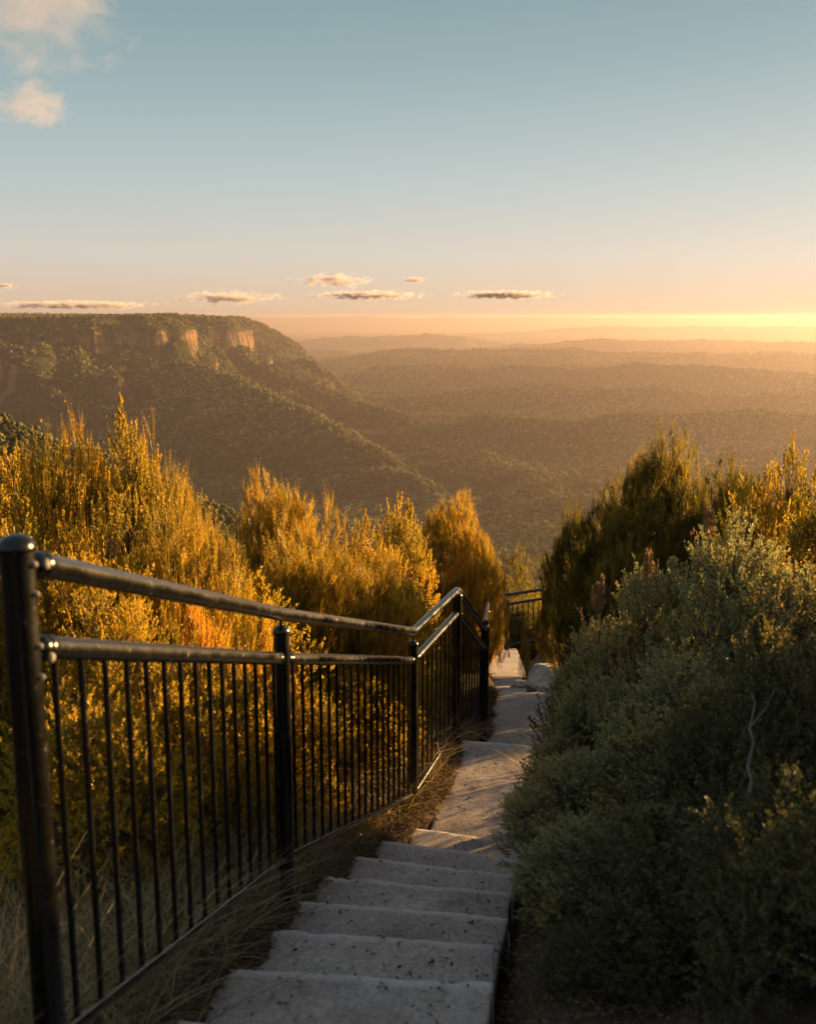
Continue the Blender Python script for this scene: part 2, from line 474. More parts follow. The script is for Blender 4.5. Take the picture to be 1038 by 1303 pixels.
def build_terrain():
    azs = np.concatenate([np.linspace(-75, -25, 60, endpoint=False), np.linspace(-25, 25, 760, endpoint=False), np.linspace(25, 75, 61)]) * math.pi / 180
    rs = np.concatenate([np.geomspace(30, 1500, 160, endpoint=False), np.linspace(1500, 5600, 560, endpoint=False), np.geomspace(5600, 36000, 330)])
    A, Rr = np.meshgrid(azs, rs)
    X, Y = np.sin(A) * Rr, np.cos(A) * Rr
    Z = terrain(X, Y)
    nr, na = Z.shape
    idx = np.arange(nr * na).reshape(nr, na)
    q = np.stack([idx[:-1, :-1], idx[:-1, 1:], idx[1:, 1:], idx[1:, :-1]], -1).reshape(-1, 4)[:, ::-1]
    o = mesh_np("terrain", np.stack([X, Y, Z], -1).reshape(-1, 3), q, M_terr, smooth=True)
    tag(o, "forested valley floor with sandstone tableland and far hazy ridges", "terrain", kind="structure")
    # the forest: crowns scattered on it, one object
    rng = np.random.default_rng(5)
    def scatter(r0, r1, spacing):
        area = .5 * (50 * math.pi / 180) * (r1 ** 2 - r0 ** 2)
        n = int(area / spacing ** 2)
        r = np.sqrt(rng.random(n) * (r1 ** 2 - r0 ** 2) + r0 ** 2)
        a = (rng.random(n) - .5) * 50 * math.pi / 180
        return np.sin(a) * r, np.cos(a) * r
    xs, ys, ss = [], [], []
    for r0, r1, sp_, sz in ((260, 1000, 3.4, 1.7), (1000, 3300, 7.8, 4.9), (3300, 5200, 9.5, 5.8), (5200, 8500, 15, 5.5)):
        x, y = scatter(r0, r1, sp_)
        e = 9.
        z = terrain(x, y)
        gx = (terrain(x + e, y) - z) / e; gy = (terrain(x, y + e) - z) / e
        slope = np.hypot(gx, gy)
        # keep only ground that can be looked at
        facing = -(gx * x + gy * y) / np.hypot(x, y) * np.hypot(x, y) + 0
        keep = (slope < 1.6) & ((z + sz * 1.5) < 60)
        clear = fbm(x / 110, y / 110, 71, 3) + .4 * fbm(x / 700, y / 700, 72, 2) > -.62
        keep &= clear
        T_ = -z / np.hypot(x, y)
        keep &= (T_ < .34)
        xs.append(x[keep]); ys.append(y[keep]); ss.append(sz * (0.45 + .95 * rng.random(keep.sum()) ** 1.6) * (1 + .35 * fbm(x[keep] / 240, y[keep] / 240, 73, 2)))
    x = np.concatenate(xs); y = np.concatenate(ys); s = np.concatenate(ss)
    z = terrain(x, y)
    print("trees", len(x))
    me = bpy.data.meshes.new("forest")
    me.vertices.add(len(x))
    me.vertices.foreach_set("co", np.stack([x, y, z + s * .55], -1).astype(np.float32).ravel())
    a = me.attributes.new("size", 'FLOAT', 'POINT'); a.data.foreach_set("value", s.astype(np.float32))
    a = me.attributes.new("turn", 'FLOAT', 'POINT'); a.data.foreach_set("value", (rng.random(len(x)) * 6.28).astype(np.float32))
    fo = link(bpy.data.objects.new("forest", me))
    tag(fo, "grey green eucalypt forest covering the valley and slopes below the cliffs", "forest", kind="stuff")
    # crown shape: several lumps around a short trunk
    import bmesh
    crown_col = bpy.data.collections.new("crown_shapes")
    for k in range(4):
        bm = bmesh.new()
        rr = random.Random(40 + k)
        for j in range(5):
            res = bmesh.ops.create_icosphere(bm, subdivisions=1, radius=1)
            cx, cy, cz = rr.uniform(-.5, .5), rr.uniform(-.5, .5), rr.uniform(-.15, .75)
            rad = rr.uniform(.38, .68)
            for v in res["verts"]:
                f = 1 + rr.uniform(-.28, .28)
                v.co = Vector((v.co.x * rad * f + cx, v.co.y * rad * f + cy, v.co.z * rad * f * .8 + cz))
        res = bmesh.ops.create_cone(bm, segments=5, radius1=.09, radius2=.06, depth=1.3, cap_ends=False)
        for v in res["verts"]: v.co.z -= .6
        cm = bpy.data.meshes.new("crown_shape"); bm.to_mesh(cm); bm.free()
        cm.materials.append(M_crown)
        co = bpy.data.objects.new("crown_shape", cm)
        crown_col.objects.link(co)
    ng = bpy.data.node_groups.new("forest_scatter", 'GeometryNodeTree')
    ng.interface.new_socket(name="Geometry", in_out='INPUT', socket_type='NodeSocketGeometry')
    ng.interface.new_socket(name="Geometry", in_out='OUTPUT', socket_type='NodeSocketGeometry')
    N, L = ng.nodes, ng.links
    gi, go = N.new("NodeGroupInput"), N.new("NodeGroupOutput")
    ci = N.new("GeometryNodeCollectionInfo"); ci.inputs["Collection"].default_value = crown_col
    ci.inputs["Separate Children"].default_value = True; ci.inputs["Reset Children"].default_value = True
    mp = N.new("GeometryNodeMeshToPoints")
    iop = N.new("GeometryNodeInstanceOnPoints"); iop.inputs["Pick Instance"].default_value = True
    sa = N.new("GeometryNodeInputNamedAttribute"); sa.data_type = 'FLOAT'; sa.inputs[0].default_value = "size"
    ta = N.new("GeometryNodeInputNamedAttribute"); ta.data_type = 'FLOAT'; ta.inputs[0].default_value = "turn"
    cx = N.new("ShaderNodeCombineXYZ")
    L.new(gi.outputs[0], iop.inputs["Points"])
    L.new(ci.outputs[0], iop.inputs["Instance"])
    L.new(ta.outputs[0], cx.inputs[2]); L.new(cx.outputs[0], iop.inputs["Rotation"])
    L.new(sa.outputs[0], iop.inputs["Scale"])
    L.new(iop.outputs[0], go.inputs[0])
    N.remove(mp)
    md = fo.modifiers.new("scatter", 'NODES'); md.node_group = ng
if "terrain" not in SKIP:
    build_terrain()

# ---------------------------------------------------------------- near ground, stairs and path
# nosing of each step: photo ends (left, right) and level below the eye
NOSE = [((-.62, 1.50), (.02, 1.42), 1.52), ((-.62, 1.99), (.10, 1.89), 1.665), ((-.60, 2.43), (.17, 2.31), 1.81)]
for (uL, vL), (uR, vR), D in (((278, 1231), (625, 1249), 1.961), ((305, 1178), (629, 1202), 2.114), ((352, 1143), (645, 1166), 2.246), ((402, 1112), (650, 1135), 2.391),
                              ((446, 1088), (655, 1113), 2.529), ((486, 1069), (660, 1092), 2.654), ((516, 1052), (672, 1073), 2.815)):
    a, b = on(uL, vL, D), on(uR, vR, D)
    NOSE.append(((a.x, a.y), (b.x, b.y), D))
LAND_END = (on(588, 941, 2.85), on(672, 949, 2.85))
# level of the walkway below the eye, by distance ahead
PY = [-60, 1.2, 1.45, 5.33, 6.6, 7.75, 9.6, 17.4, 24, 60]
PD = [1.52, 1.52, 1.52, 2.82, 2.85, 3.40, 3.60, 5.82, 8.2, 32]
CXP = [(-6, -.3), (1.5, -.3), (2.845, -.16), (4.09, .03), (5.33, .40), (5.9, .60), (6.6, .72), (7.9, 1.0), (9.6, 1.22), (13, 1.38), (17.4, 1.75), (20, 2.6), (60, 8)]
def path_D(y): return np.interp(y, PY, PD)
def path_X(y): return np.interp(y, [p[0] for p in CXP], [p[1] for p in CXP])
def ground(x, y):
    x = np.asarray(x, float); y = np.asarray(y, float)
    d = x - path_X(y)
    g = -path_D(y)
    under = np.where(d > 0, sstep(.55, .40, d), sstep(.45, .28, -d + .05 * vnoise(x * 6, y * 6, 84)))
    stairs = sstep(.9, 1.3, y) * sstep(5.5, 5.2, y) + sstep(6.5, 6.6, y) * sstep(8.3, 7.9, y)
    g = g - under * (.06 + .17 * stairs) - .03 - .05 * stairs * sstep(.40, .34, np.abs(d))
    g = g + .085 * sstep(-.24, -.42, d) + .10 * sstep(.43, .58, d) - .14 * np.maximum(-d - .6, 0) - .12 * np.maximum(-d - 4, 0)        # falls away behind the fence
    g = g + .25 * sstep(.6, 2.2, d) + .1 * np.maximum(d - 2.2, 0) - .2 * np.maximum(d - 6, 0)            # a low bank on the right
    g = g + .22 * np.maximum(-y - 1.5, 0) - .25 * np.maximum(-y - 30, 0)
    g = g + .05 * fbm(x * 1.3, y * 1.3, 80, 3) * (1 - .6 * under) + .018 * fbm(x * 7, y * 7, 81, 3)
    return g
def gz(x, y): return float(ground(np.array([x]), np.array([y]))[0])

def build_ground():
    ys = np.concatenate([np.linspace(-45, 0, 60, endpoint=False), np.linspace(0, 10, 400, endpoint=False), np.linspace(10, 20, 120, endpoint=False), np.linspace(20, 46, 50)])
    xs = np.concatenate([np.linspace(-45, -3, 60, endpoint=False), np.linspace(-3, 4, 260, endpoint=False), np.linspace(4, 45, 60)])
    X, Y = np.meshgrid(xs, ys)
    Z = ground(X, Y)
    n, m = Z.shape
    idx = np.arange(n * m).reshape(n, m)
    q = np.stack([idx[:-1, :-1], idx[:-1, 1:], idx[1:, 1:], idx[1:, :-1]], -1).reshape(-1, 4)
    tag(mesh_np("ground", np.stack([X, Y, Z], -1).reshape(-1, 3), q, M_soil, smooth=True), "brown soil and leaf litter beside the steps", "ground", kind="structure")

def slab(name, L0, R0, L1, R1, D0, D1, thick, mat, parent=None, seed=0, nx=34, ny=16, edge=.008):
    """a worn concrete slab: near edge L0-R0 at level D0, far edge L1-R1 at level D1; rounded, slightly chipped rim"""
    rng = np.random.default_rng(seed)
    s = np.linspace(0, 1, nx); t = np.linspace(0, 1, ny)
    # crowd the samples near the rims
    s = .5 - .5 * np.cos(np.pi * s); t = .5 - .5 * np.cos(np.pi * t)
    S, Tt = np.meshgrid(s, t)
    px = (L0[0] * (1 - S) + R0[0] * S) * (1 - Tt) + (L1[0] * (1 - S) + R1[0] * S) * Tt
    py = (L0[1] * (1 - S) + R0[1] * S) * (1 - Tt) + (L1[1] * (1 - S) + R1[1] * S) * Tt
    far_w = .004 * fbm(px[-1] * 5, py[-1] * 5, seed + 3, 3) - .012 * np.clip(fbm(px[-1] * 16, py[-1] * 16, seed + 5, 2) - .25, 0, 1) * 3
    py = py + far_w[None, :] * sstep(.3, 1, Tt)
    px = px + .012 * fbm(py * 6, px * 0, 9, 2) * (sstep(.7, 1, S) + sstep(.3, 0, S))
    z = -(D0 * (1 - Tt) + D1 * Tt) + .004 * fbm(px * 4, py * 4, seed, 3) + .003 * fbm(px * 18, py * 18, seed + 1, 2)
    w = math.hypot(R0[0] - L0[0], R0[1] - L0[1]); l = math.hypot(L1[0] - L0[0], L1[1] - L0[1])
    rim = np.minimum(np.minimum(S, 1 - S) * w, (1 - Tt) * l)
    z = z - edge * (1 - np.sqrt(np.clip(1 - (1 - np.clip(rim / edge / 1.2, 0, 1)) ** 2, 0, 1)))
    dfar = (1 - Tt) * l                              # lit line painted pale along the nosing; back corner darker
    tread_tone = sstep(.05, .012, dfar + .014 * fbm(px * 9, py * 9, seed + 2, 3)) - .8 * sstep(.22, .05, Tt * l + .05 * fbm(px * 5, py * 5, seed + 4, 3))
    top = np.stack([px, py, z], -1).reshape(-1, 3)
    bot = top.copy(); bot[:, 2] -= thick
    n = nx * ny
    idx = np.arange(n).reshape(ny, nx)
    q = np.stack([idx[:-1, :-1], idx[:-1, 1:], idx[1:, 1:], idx[1:, :-1]], -1).reshape(-1, 4)
    loop = np.concatenate([idx[0, :], idx[1:, -1], idx[-1, -2::-1], idx[-2:0:-1, 0]])
    nxt = np.roll(loop, -1)
    side = np.stack([loop, loop + n, nxt + n, nxt], -1)
    return mesh_np(name, np.vstack([top, bot]), np.vstack([q, q[:, ::-1] + n, side]), mat, parent, smooth=False, attr=np.concatenate([tread_tone.ravel(), tread_tone.ravel() * 0]))

def build_stairs():
    st = empty("stairway", (0, 3, -2.0))
    st.location = (0, 0, 0)
    tag(st, "worn grey concrete steps leading down beside the black fence", "steps")
    prev = ((-.75, -5), (.1, -5), 1.52)
    for k, (L, Rr, D) in enumerate(NOSE):
        L0, R0 = prev[0], prev[1]
        over = .05 if k else 0
        a = (L0[0], L0[1] - over); b = (R0[0], R0[1] - over)
        if k and abs(D - prev[2]) < .01: pass
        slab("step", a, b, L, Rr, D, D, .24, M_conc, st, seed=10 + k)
        prev = (L, Rr, D)
    # landing
    path = empty("path", (0, 0, 0))
    path["kind"] = "structure"; path["label"] = "pale concrete path running down past the bend of the fence"; path["category"] = "path"
    L7, R7, D7 = NOSE[-1]
    LE, RE = LAND_END
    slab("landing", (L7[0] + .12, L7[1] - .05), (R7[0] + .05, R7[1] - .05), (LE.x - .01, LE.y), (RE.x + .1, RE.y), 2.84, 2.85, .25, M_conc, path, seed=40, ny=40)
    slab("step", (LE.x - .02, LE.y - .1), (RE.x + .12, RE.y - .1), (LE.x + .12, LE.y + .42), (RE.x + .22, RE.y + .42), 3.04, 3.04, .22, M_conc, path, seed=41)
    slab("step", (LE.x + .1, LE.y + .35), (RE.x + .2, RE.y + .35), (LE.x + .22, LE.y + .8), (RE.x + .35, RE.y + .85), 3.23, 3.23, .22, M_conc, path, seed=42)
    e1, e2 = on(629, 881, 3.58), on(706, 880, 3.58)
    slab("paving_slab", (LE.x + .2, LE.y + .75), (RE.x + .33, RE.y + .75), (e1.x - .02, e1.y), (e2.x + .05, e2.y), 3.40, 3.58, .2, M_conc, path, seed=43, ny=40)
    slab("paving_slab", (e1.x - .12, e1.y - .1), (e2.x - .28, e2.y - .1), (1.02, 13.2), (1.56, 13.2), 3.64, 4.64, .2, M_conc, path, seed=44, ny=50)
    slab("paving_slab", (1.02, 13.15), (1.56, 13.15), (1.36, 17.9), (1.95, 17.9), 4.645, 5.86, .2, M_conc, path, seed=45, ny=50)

if "near" not in SKIP:
    build_ground()
    build_stairs()

# ---------------------------------------------------------------- the fence
P1 = Vector((-.715, 1.85, 0)); P2 = Vector((-.462, 3.64, 0)); P3 = Vector((.028, 5.6, 0)); P4 = Vector((.325, 6.6, 0)); P5 = Vector((.61, 7.9, 0))
P6 = Vector((1.45, 18.2, 0)); P7 = Vector((1.73, 17.5, 0)); P8 = Vector((2.42, 17.9, 0)); P9 = Vector((3.6, 18.6, 0))
def wz(p, z): return Vector((p.x, p.y, z))

def post(p, z0, z1, parent, r=.031, cap=True):
    m = MB()
    k = 20
    def ring(rr, z): return np.array([(p.x + rr * math.cos(2 * math.pi * i / k), p.y + rr * math.sin(2 * math.pi * i / k), z) for i in range(k)])
    rg = [ring(r, z0), ring(r, z1 - r * .9)]
    o = m
    m.rings(rg)
    ob = m.build("post", M_paint, parent)
    c = MB()
    rg = [ring(r * 1.06, z1 - r * 1.05), ring(r * 1.10, z1 - r * .95), ring(r * 1.10, z1 - r * .75)]
    for a in (15, 30, 45, 60, 75, 86): rg.append(ring(r * 1.08 * math.cos(R(a)), z1 - r * .75 + r * .75 * math.sin(R(a))))
    c.rings(rg)
    c.build("post_cap", M_paint, ob)
    return ob

def rail_piece(name, a, b, r, parent, gap0=.0, gap1=.0, collar=True):
    """a straight tube with rounded end plugs and a collar at each end"""
    d = (b - a).normalized()
    a2, b2 = a + d * gap0, b - d * gap1
    m = MB()
    pts = [a2]; rad = [r * .35]
    for t, f in ((.12, .68), (.35, .9), (.7, 1.0)):
        pts.append(a2 + d * r * t); rad.append(r * f)
    n = 24
    L = (b2 - a2).length
    for i in range(n + 1):
        pts.append(a2 + d * (r + (L - 2 * r) * i / n)); rad.append(r)
    for t, f in ((.7, 1.0), (.35, .9), (.12, .68)):
        pts.append(b2 - d * r * t); rad.append(r * f)
    pts.append(b2); rad.append(r * .35)
    m.tube(pts, rad, 18)
    if collar:
        for s, e in ((a2, 1), (b2, -1)):
            m.tube([s + d * e * r * 1.0, s + d * e * r * 1.08, s + d * e * (r * 2.1), s + d * e * (r * 2.2)], [r * 1.0, r * 1.09, r * 1.09, r * 1.0], 18)
    return m.build(name, M_paint, parent)

def balusters(a, b, za, zb, ba, bb, n, parent, r=.007, first=.1):
    for i in range(n):
        t = (i + 1) / (n + 1)
        p = a.lerp(b, t)
        top = za + (zb - za) * t; bot = ba + (bb - ba) * t
        m = MB(); m.tube([(p.x, p.y, bot), (p.x, p.y, (bot + top) / 2), (p.x, p.y, top)], r, 10)
        m.build("baluster", M_paint, parent)

def bolt(p, d, parent, r=.009):
    m = MB(); d = d.normalized()
    m.tube([p, p + d * .005, p + d * .008, p + d * .010], [r, r, r * .7, r * .2], 10)
    m.build("bolt", M_bolt, parent)

def build_fence():
    f = empty("metal_fence", (0, 0, 0))
    tag(f, "black tubular metal fence with handrail running down beside the concrete steps", "fence")
    RH, RL, RB = .0245, .0235, .0145
    # levels (handrail, mid rail, bottom rail, foot)
    lv = {1: (-.437, -.602, -1.43, -1.62), 2: (-1.062, -1.232, -2.02, -2.3), 3: (-1.735, -1.905, -2.715, -3.0), 4: (-1.76, -1.915, -2.715, -3.1), 5: (-2.44, -2.59, -3.33, -3.7)}
    p1 = post(P1, lv[1][3], -.388, f, r=.031)
    post(P2, lv[2][3], -1.103, f, .029); post(P3, lv[3][3], -1.785, f, .029)
    post(P4, lv[4][3], -1.775, f, .031); post(P5, lv[5][3], -2.40, f, .033)
    # handrail: one continuous tube over posts two and three
    def H(p, z): return wz(p, z)
    d12 = (H(P2, lv[2][0]) - H(P1, lv[1][0])).normalized()
    start = H(P1, lv[1][0]) + Vector((d12.x, d12.y, d12.z)) * .055
    h2, h3, h4, h5 = H(P2, lv[2][0]), H(P3, lv[3][0]), H(P4, lv[4][0]), H(P5, lv[5][0])
    pts, rad = [], []
    def seg(a, b, n, skip0=False):
        for i in range(n + 1):
            if skip0 and i == 0: continue
            pts.append(a.lerp(b, i / n)); rad.append(RH)
    d = d12
    for t, ff in ((0, .3), (.12, .68), (.35, .9), (.7, 1.0)): pts.append(start + d * RH * t); rad.append(RH * ff)
    def bend(a, c, b, w, n=6):
        A = c + (a - c).normalized() * w; B = c + (b - c).normalized() * w
        out = []
        for i in range(n + 1):
            t = i / n
            out.append(A * (1 - t) ** 2 + c * 2 * t * (1 - t) + B * t ** 2)
        return out
    b2 = bend(start, h2, h3, .05); b3 = bend(h2, h3, h4, .045); b4 = bend(h3, h4, h5, .05)
    seg(start + d * RH, b2[0], 26)
    for b_, nxt, n in ((b2, b3[0], 20), (b3, b4[0], 8)):
        for p in b_[1:]: pts.append(p); rad.append(RH)
        seg(b_[-1], nxt, n, True)
    for p in b4[1:]: pts.append(p); rad.append(RH)
    end = h5 - (h5 - h4).normalized() * .02
    seg(b4[-1], end, 8, True)
    for t, ff in ((.5, .9), (.85, .5)): pts.append(end + (h5 - h4).normalized() * RH * t); rad.append(RH * ff)
    m = MB(); m.tube(pts, rad, 20)
    m.tube([start + d * RH * 1.0, start + d * RH * 1.1, start + d * RH * 2.2, start + d * RH * 2.35], [RH, RH * 1.1, RH * 1.1, RH], 20)
    hr = m.build("handrail", M_paint, f)
    # stems that carry the handrail on posts two and three
    for P, k in ((P2, 2), (P3, 3)):
        s = MB(); s.tube([wz(P, lv[k][0] - .062), wz(P, lv[k][0] - .02)], .006, 10); s.build("rail_stem", M_paint, hr)
    # bracket and bolts at the first post
    bk = MB(); bk.tube([wz(P1, lv[1][0] - .005) + d * .028, start + d * .006], [.012, .012], 12); bk.build("rail_bracket", M_paint, hr)
    side = Vector((d12.y, -d12.x, 0)).normalized()
    bolt(start + d * .012 + side * .021, side, hr, .010)
    bolt(wz(P1, -.445) + side * .03, side, p1, .007)
    bolt(wz(P1, -.50) + side * .03, side, p1, .006)
    bolt(wz(P1, -.60) + side * .03, side, p1, .006)
    bolt(wz(P1, -.66) + side * .03, side, p1, .006)
    # mid rail, bottom rail and balusters, bay by bay
    prs = ((P1, P2, 1, 2, 15), (P2, P3, 2, 3, 18), (P3, P4, 3, 4, 9), (P4, P5, 4, 5, 9))
    for a, b, i, j, n in prs:
        g0 = .052 if i == 1 else .036
        rail_piece("mid_rail", wz(a, lv[i][1]), wz(b, lv[j][1]), RL, f, g0, .03)
        br = rail_piece("bottom_rail", wz(a, lv[i][2]), wz(b, lv[j][2]), RB, f, .034, .032, collar=False)
        balusters(a, b, lv[i][1], lv[j][1], lv[i][2], lv[j][2], n, f)
    ml = bk = MB(); bk.tube([wz(P1, lv[1][1] - .005) + d * .028, wz(P1, lv[1][1] - .02) + d * .058], [.012, .012], 12); bk.build("rail_bracket", M_paint, f)
    bolt(wz(P1, lv[1][1]) + d * .064 + side * .020 - Vector((0, 0, .02)), side, f, .010)
    # further fence round the bend
    g = empty("metal_fence", (0, 0, 0))
    tag(g, "further black metal fence turning right at the bottom of the path", "fence")
    lq = {5: (-2.40, -2.55, -3.33), 6: (-4.80, -4.965, -5.72), 7: (-4.755, -4.93, -5.68), 8: (-4.76, -4.93, -5.68), 9: (-5.0, -5.17, -5.95)}
    for P, z in ((P6, lq[6]), (P7, lq[7]), (P8, lq[8]), (P9, lq[9])):
        post(P, z[2] - .35, z[1] + .09, g, .034)
    P5b = P5 + (P6 - P5).normalized() * .08
    mids = [P5b.lerp(P6, t) for t in (.33, .66)]
    for t, P in zip((.33, .66), mids):
        post(P, -3.33 - .35 + (-5.72 + 3.33) * t, -2.55 + (-4.965 + 2.55) * t + .09, g, .034)
    for a, b, i, j, n in ((P5b, P6, 5, 6, 70), (P6, P7, 6, 7, 6), (P7, P8, 7, 8, 6), (P8, P9, 8, 9, 11)):
        rail_piece("handrail", wz(a, lq[i][0]), wz(b, lq[j][0]), .028, g, 0, 0, collar=False)
        rail_piece("mid_rail", wz(a, lq[i][1]), wz(b, lq[j][1]), .025, g, 0, .02, collar=False)
        rail_piece("bottom_rail", wz(a, lq[i][2]), wz(b, lq[j][2]), .02, g, 0, .02, collar=False)
        balusters(a, b, lq[i][1], lq[j][1], lq[i][2], lq[j][2], n, g, r=.011)

M_bolt = mat_simple("worn_steel", (.16, .13, .11), (.35, .30, .26), 60, .45)
if "near" not in SKIP:
    build_fence()

exec_plants = "plants" not in SKIP
# ---------------------------------------------------------------- plants
M_gold = mat_leaf("golden_green_leaf", [(.0, (.10, .10, .018)), (.4, (.40, .29, .03)), (.8, (.66, .42, .042)), (1, (.62, .24, .03))], .6)
M_broom = mat_leaf("fine_green_stem", [(.0, (.10, .09, .018)), (.35, (.33, .22, .03)), (.7, (.66, .39, .042)), (1, (.62, .20, .03))], .58)
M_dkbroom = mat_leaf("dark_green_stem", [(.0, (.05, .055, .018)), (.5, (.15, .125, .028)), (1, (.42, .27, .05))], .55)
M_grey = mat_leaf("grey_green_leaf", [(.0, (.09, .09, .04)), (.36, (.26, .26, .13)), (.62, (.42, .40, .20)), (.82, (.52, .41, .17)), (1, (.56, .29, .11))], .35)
M_yel = mat_leaf("bright_yellow_leaf", [(.0, (.14, .12, .02)), (.6, (.36, .27, .035)), (1, (.50, .34, .05))], .5)
M_straw = mat_leaf("dry_grass", [(.0, (.07, .055, .025)), (.35, (.17, .125, .06)), (.7, (.36, .26, .14)), (1, (.60, .48, .32))], .3)
M_shadeleaf = mat_leaf("shade_toned_leaf", [(.0, (.045, .045, .022)), (.5, (.125, .12, .055)), (.8, (.22, .185, .075)), (1, (.34, .20, .07))], .35)  # deep shade put into the leaf colour
M_pink = mat_leaf("pink_tipped_leaf", [(.0, (.16, .12, .04)), (.5, (.34, .22, .10)), (1, (.50, .27, .16))], .4)
M_litter = mat_leaf("dead_leaf", [(.0, (.035, .022, .014)), (.5, (.10, .06, .035)), (1, (.20, .13, .08))], .15)

def unit(v): return v / (np.linalg.norm(v, axis=-1, keepdims=True) + 1e-9)
def perp(d, rng):
    r = unit(rng.normal(size=d.shape))
    return unit(np.cross(d, r))

def leaves_mesh(c, d, n, ln, wd):
    """pointed leaves: base c, along d, face normal n"""
    s = unit(np.cross(d, n))
    v = np.stack([c, c + d * (ln * .42)[:, None] + s * (wd * .5)[:, None] + n * (wd * .12)[:, None],
                  c + d * ln[:, None], c + d * (ln * .42)[:, None] - s * (wd * .5)[:, None] + n * (wd * .12)[:, None]], 1)
    N = len(c)
    return v.reshape(-1, 3), np.arange(N * 4).reshape(N, 4)

def blades_mesh(c, d, bend, ln, wd, seg=3, rng=None):
    """thin tapering strips: base c, first direction d, turning by the vector bend"""
    s = perp(d, rng)
    N = len(c)
    vs = []
    for k in range(seg + 1):
        t = k / seg
        p = c + d * (ln * t)[:, None] + bend * ((ln * t * t) * .5)[:, None]
        w = (wd * (1 - t * .85) * .5)[:, None]
        vs += [p - s * w, p + s * w]
    v = np.stack(vs, 1)
    base = np.arange(N)[:, None] * (2 * (seg + 1))
    q = np.concatenate([base + np.array([[2 * k, 2 * k + 1, 2 * k + 3, 2 * k + 2]]) for k in range(seg)])
    return v.reshape(-1, 3), q

def sticks_mesh(A, B, ra, rb):
    """three-sided twigs from A to B"""
    d = unit(B - A)
    up = np.where(np.abs(d[:, 2:3]) < .9, np.array([[0, 0, 1.]]), np.array([[1., 0, 0]]))
    a = unit(np.cross(d, up)); b = np.cross(a, d)
    vs = []
    for P, r in ((A, ra), (B, rb)):
        for k in range(3):
            an = 2 * math.pi * k / 3
            vs.append(P + (a * math.cos(an) + b * math.sin(an)) * r[:, None])
    v = np.stack(vs, 1); N = len(A)
    base = np.arange(N)[:, None] * 6
    q = np.concatenate([base + np.array([[k, (k + 1) % 3, 3 + (k + 1) % 3, 3 + k]]) for k in range(3)])
    return v.reshape(-1, 3), q

class Acc:
    def __init__(s): s.v, s.q, s.a, s.n = [], [], [], 0
    def add(s, v, q, a=None):
        s.v.append(v); s.q.append(q + s.n); s.n += len(v)
        s.a.append(np.zeros(len(v)) if a is None else a)
    def build(s, name, mat, parent): return mesh_np(name, np.concatenate(s.v), np.concatenate(s.q), mat, parent, attr=np.concatenate(s.a))

def norm_h(br, fo):
    """scale so that all but the topmost sprigs of the foliage end at height one"""
    z = np.concatenate([v[:, 2] for v in fo.v])
    k = 1 / np.percentile(z, 99.7)
    br.v = [v * k for v in br.v]; fo.v = [v * k for v in fo.v]

def limb_paths(rng, n, spread, up, lumps, hmin=.35):
    """curved main branches from the root into a lumpy dome one metre high"""
    out = []
    for i in range(n):
        az = rng.random() * 2 * math.pi
        el = math.asin(min(1, max(.02, rng.random() ** .8)))
        lump = 1 + lumps * math.sin(az * 3 + 2.1 * el * 2) * .5 + rng.normal() * lumps * .35
        rr = (hmin + (1 - hmin) * rng.random() ** .45) * lump
        tip = np.array([math.cos(az) * math.cos(el) * spread * rr, math.sin(az) * math.cos(el) * spread * rr, max(.06, math.sin(el) * rr)])
        ctrl = np.array([tip[0] * .35, tip[1] * .35, tip[2] * (.55 + up * .3)]) + rng.normal(size=3) * .04
        t = np.linspace(0, 1, 7)[:, None]
        p = ctrl * 2 * t * (1 - t) + tip * t * t
        p[1:] += rng.normal(size=(6, 3)) * .012
        out.append(p)
    return out

def clump_centres(rng, n, spread, rb, low=.1):
    """centres of leafy clumps spread over a lumpy dome one metre high"""
    out = []
    tries = 0
    while len(out) < n and tries < 4000:
        tries += 1
        az = rng.random() * 2 * math.pi; el = math.asin(min(1, rng.random() ** .9))
        shell = 1 if rng.random() < .8 else .55
        k = (1 - rb * .8) * shell * (.86 + .22 * rng.random())
        c = np.array([math.cos(az) * math.cos(el) * spread * k, math.sin(az) * math.cos(el) * spread * k, low + (1 - low) * math.sin(el) * k])
        if all(np.linalg.norm(c - o) > rb * .62 for o in out): out.append(c)
    return out

def limbs_to(rng, centres, A, B, ra, rb_, thick=.011):
    for c in centres:
        ctrl = np.array([c[0] * .4, c[1] * .4, c[2] * .6]) + rng.normal(size=3) * .03
        t = np.linspace(0, 1, 7)[:, None]
        p = ctrl * 2 * t * (1 - t) + c * t * t
        p[1:] += rng.normal(size=(6, 3)) * .01
        for k in range(6):
            A.append(p[k]); B.append(p[k + 1]); ra.append(thick * (1 - k / 6) + .002); rb_.append(thick * (1 - (k + 1) / 6) + .002)

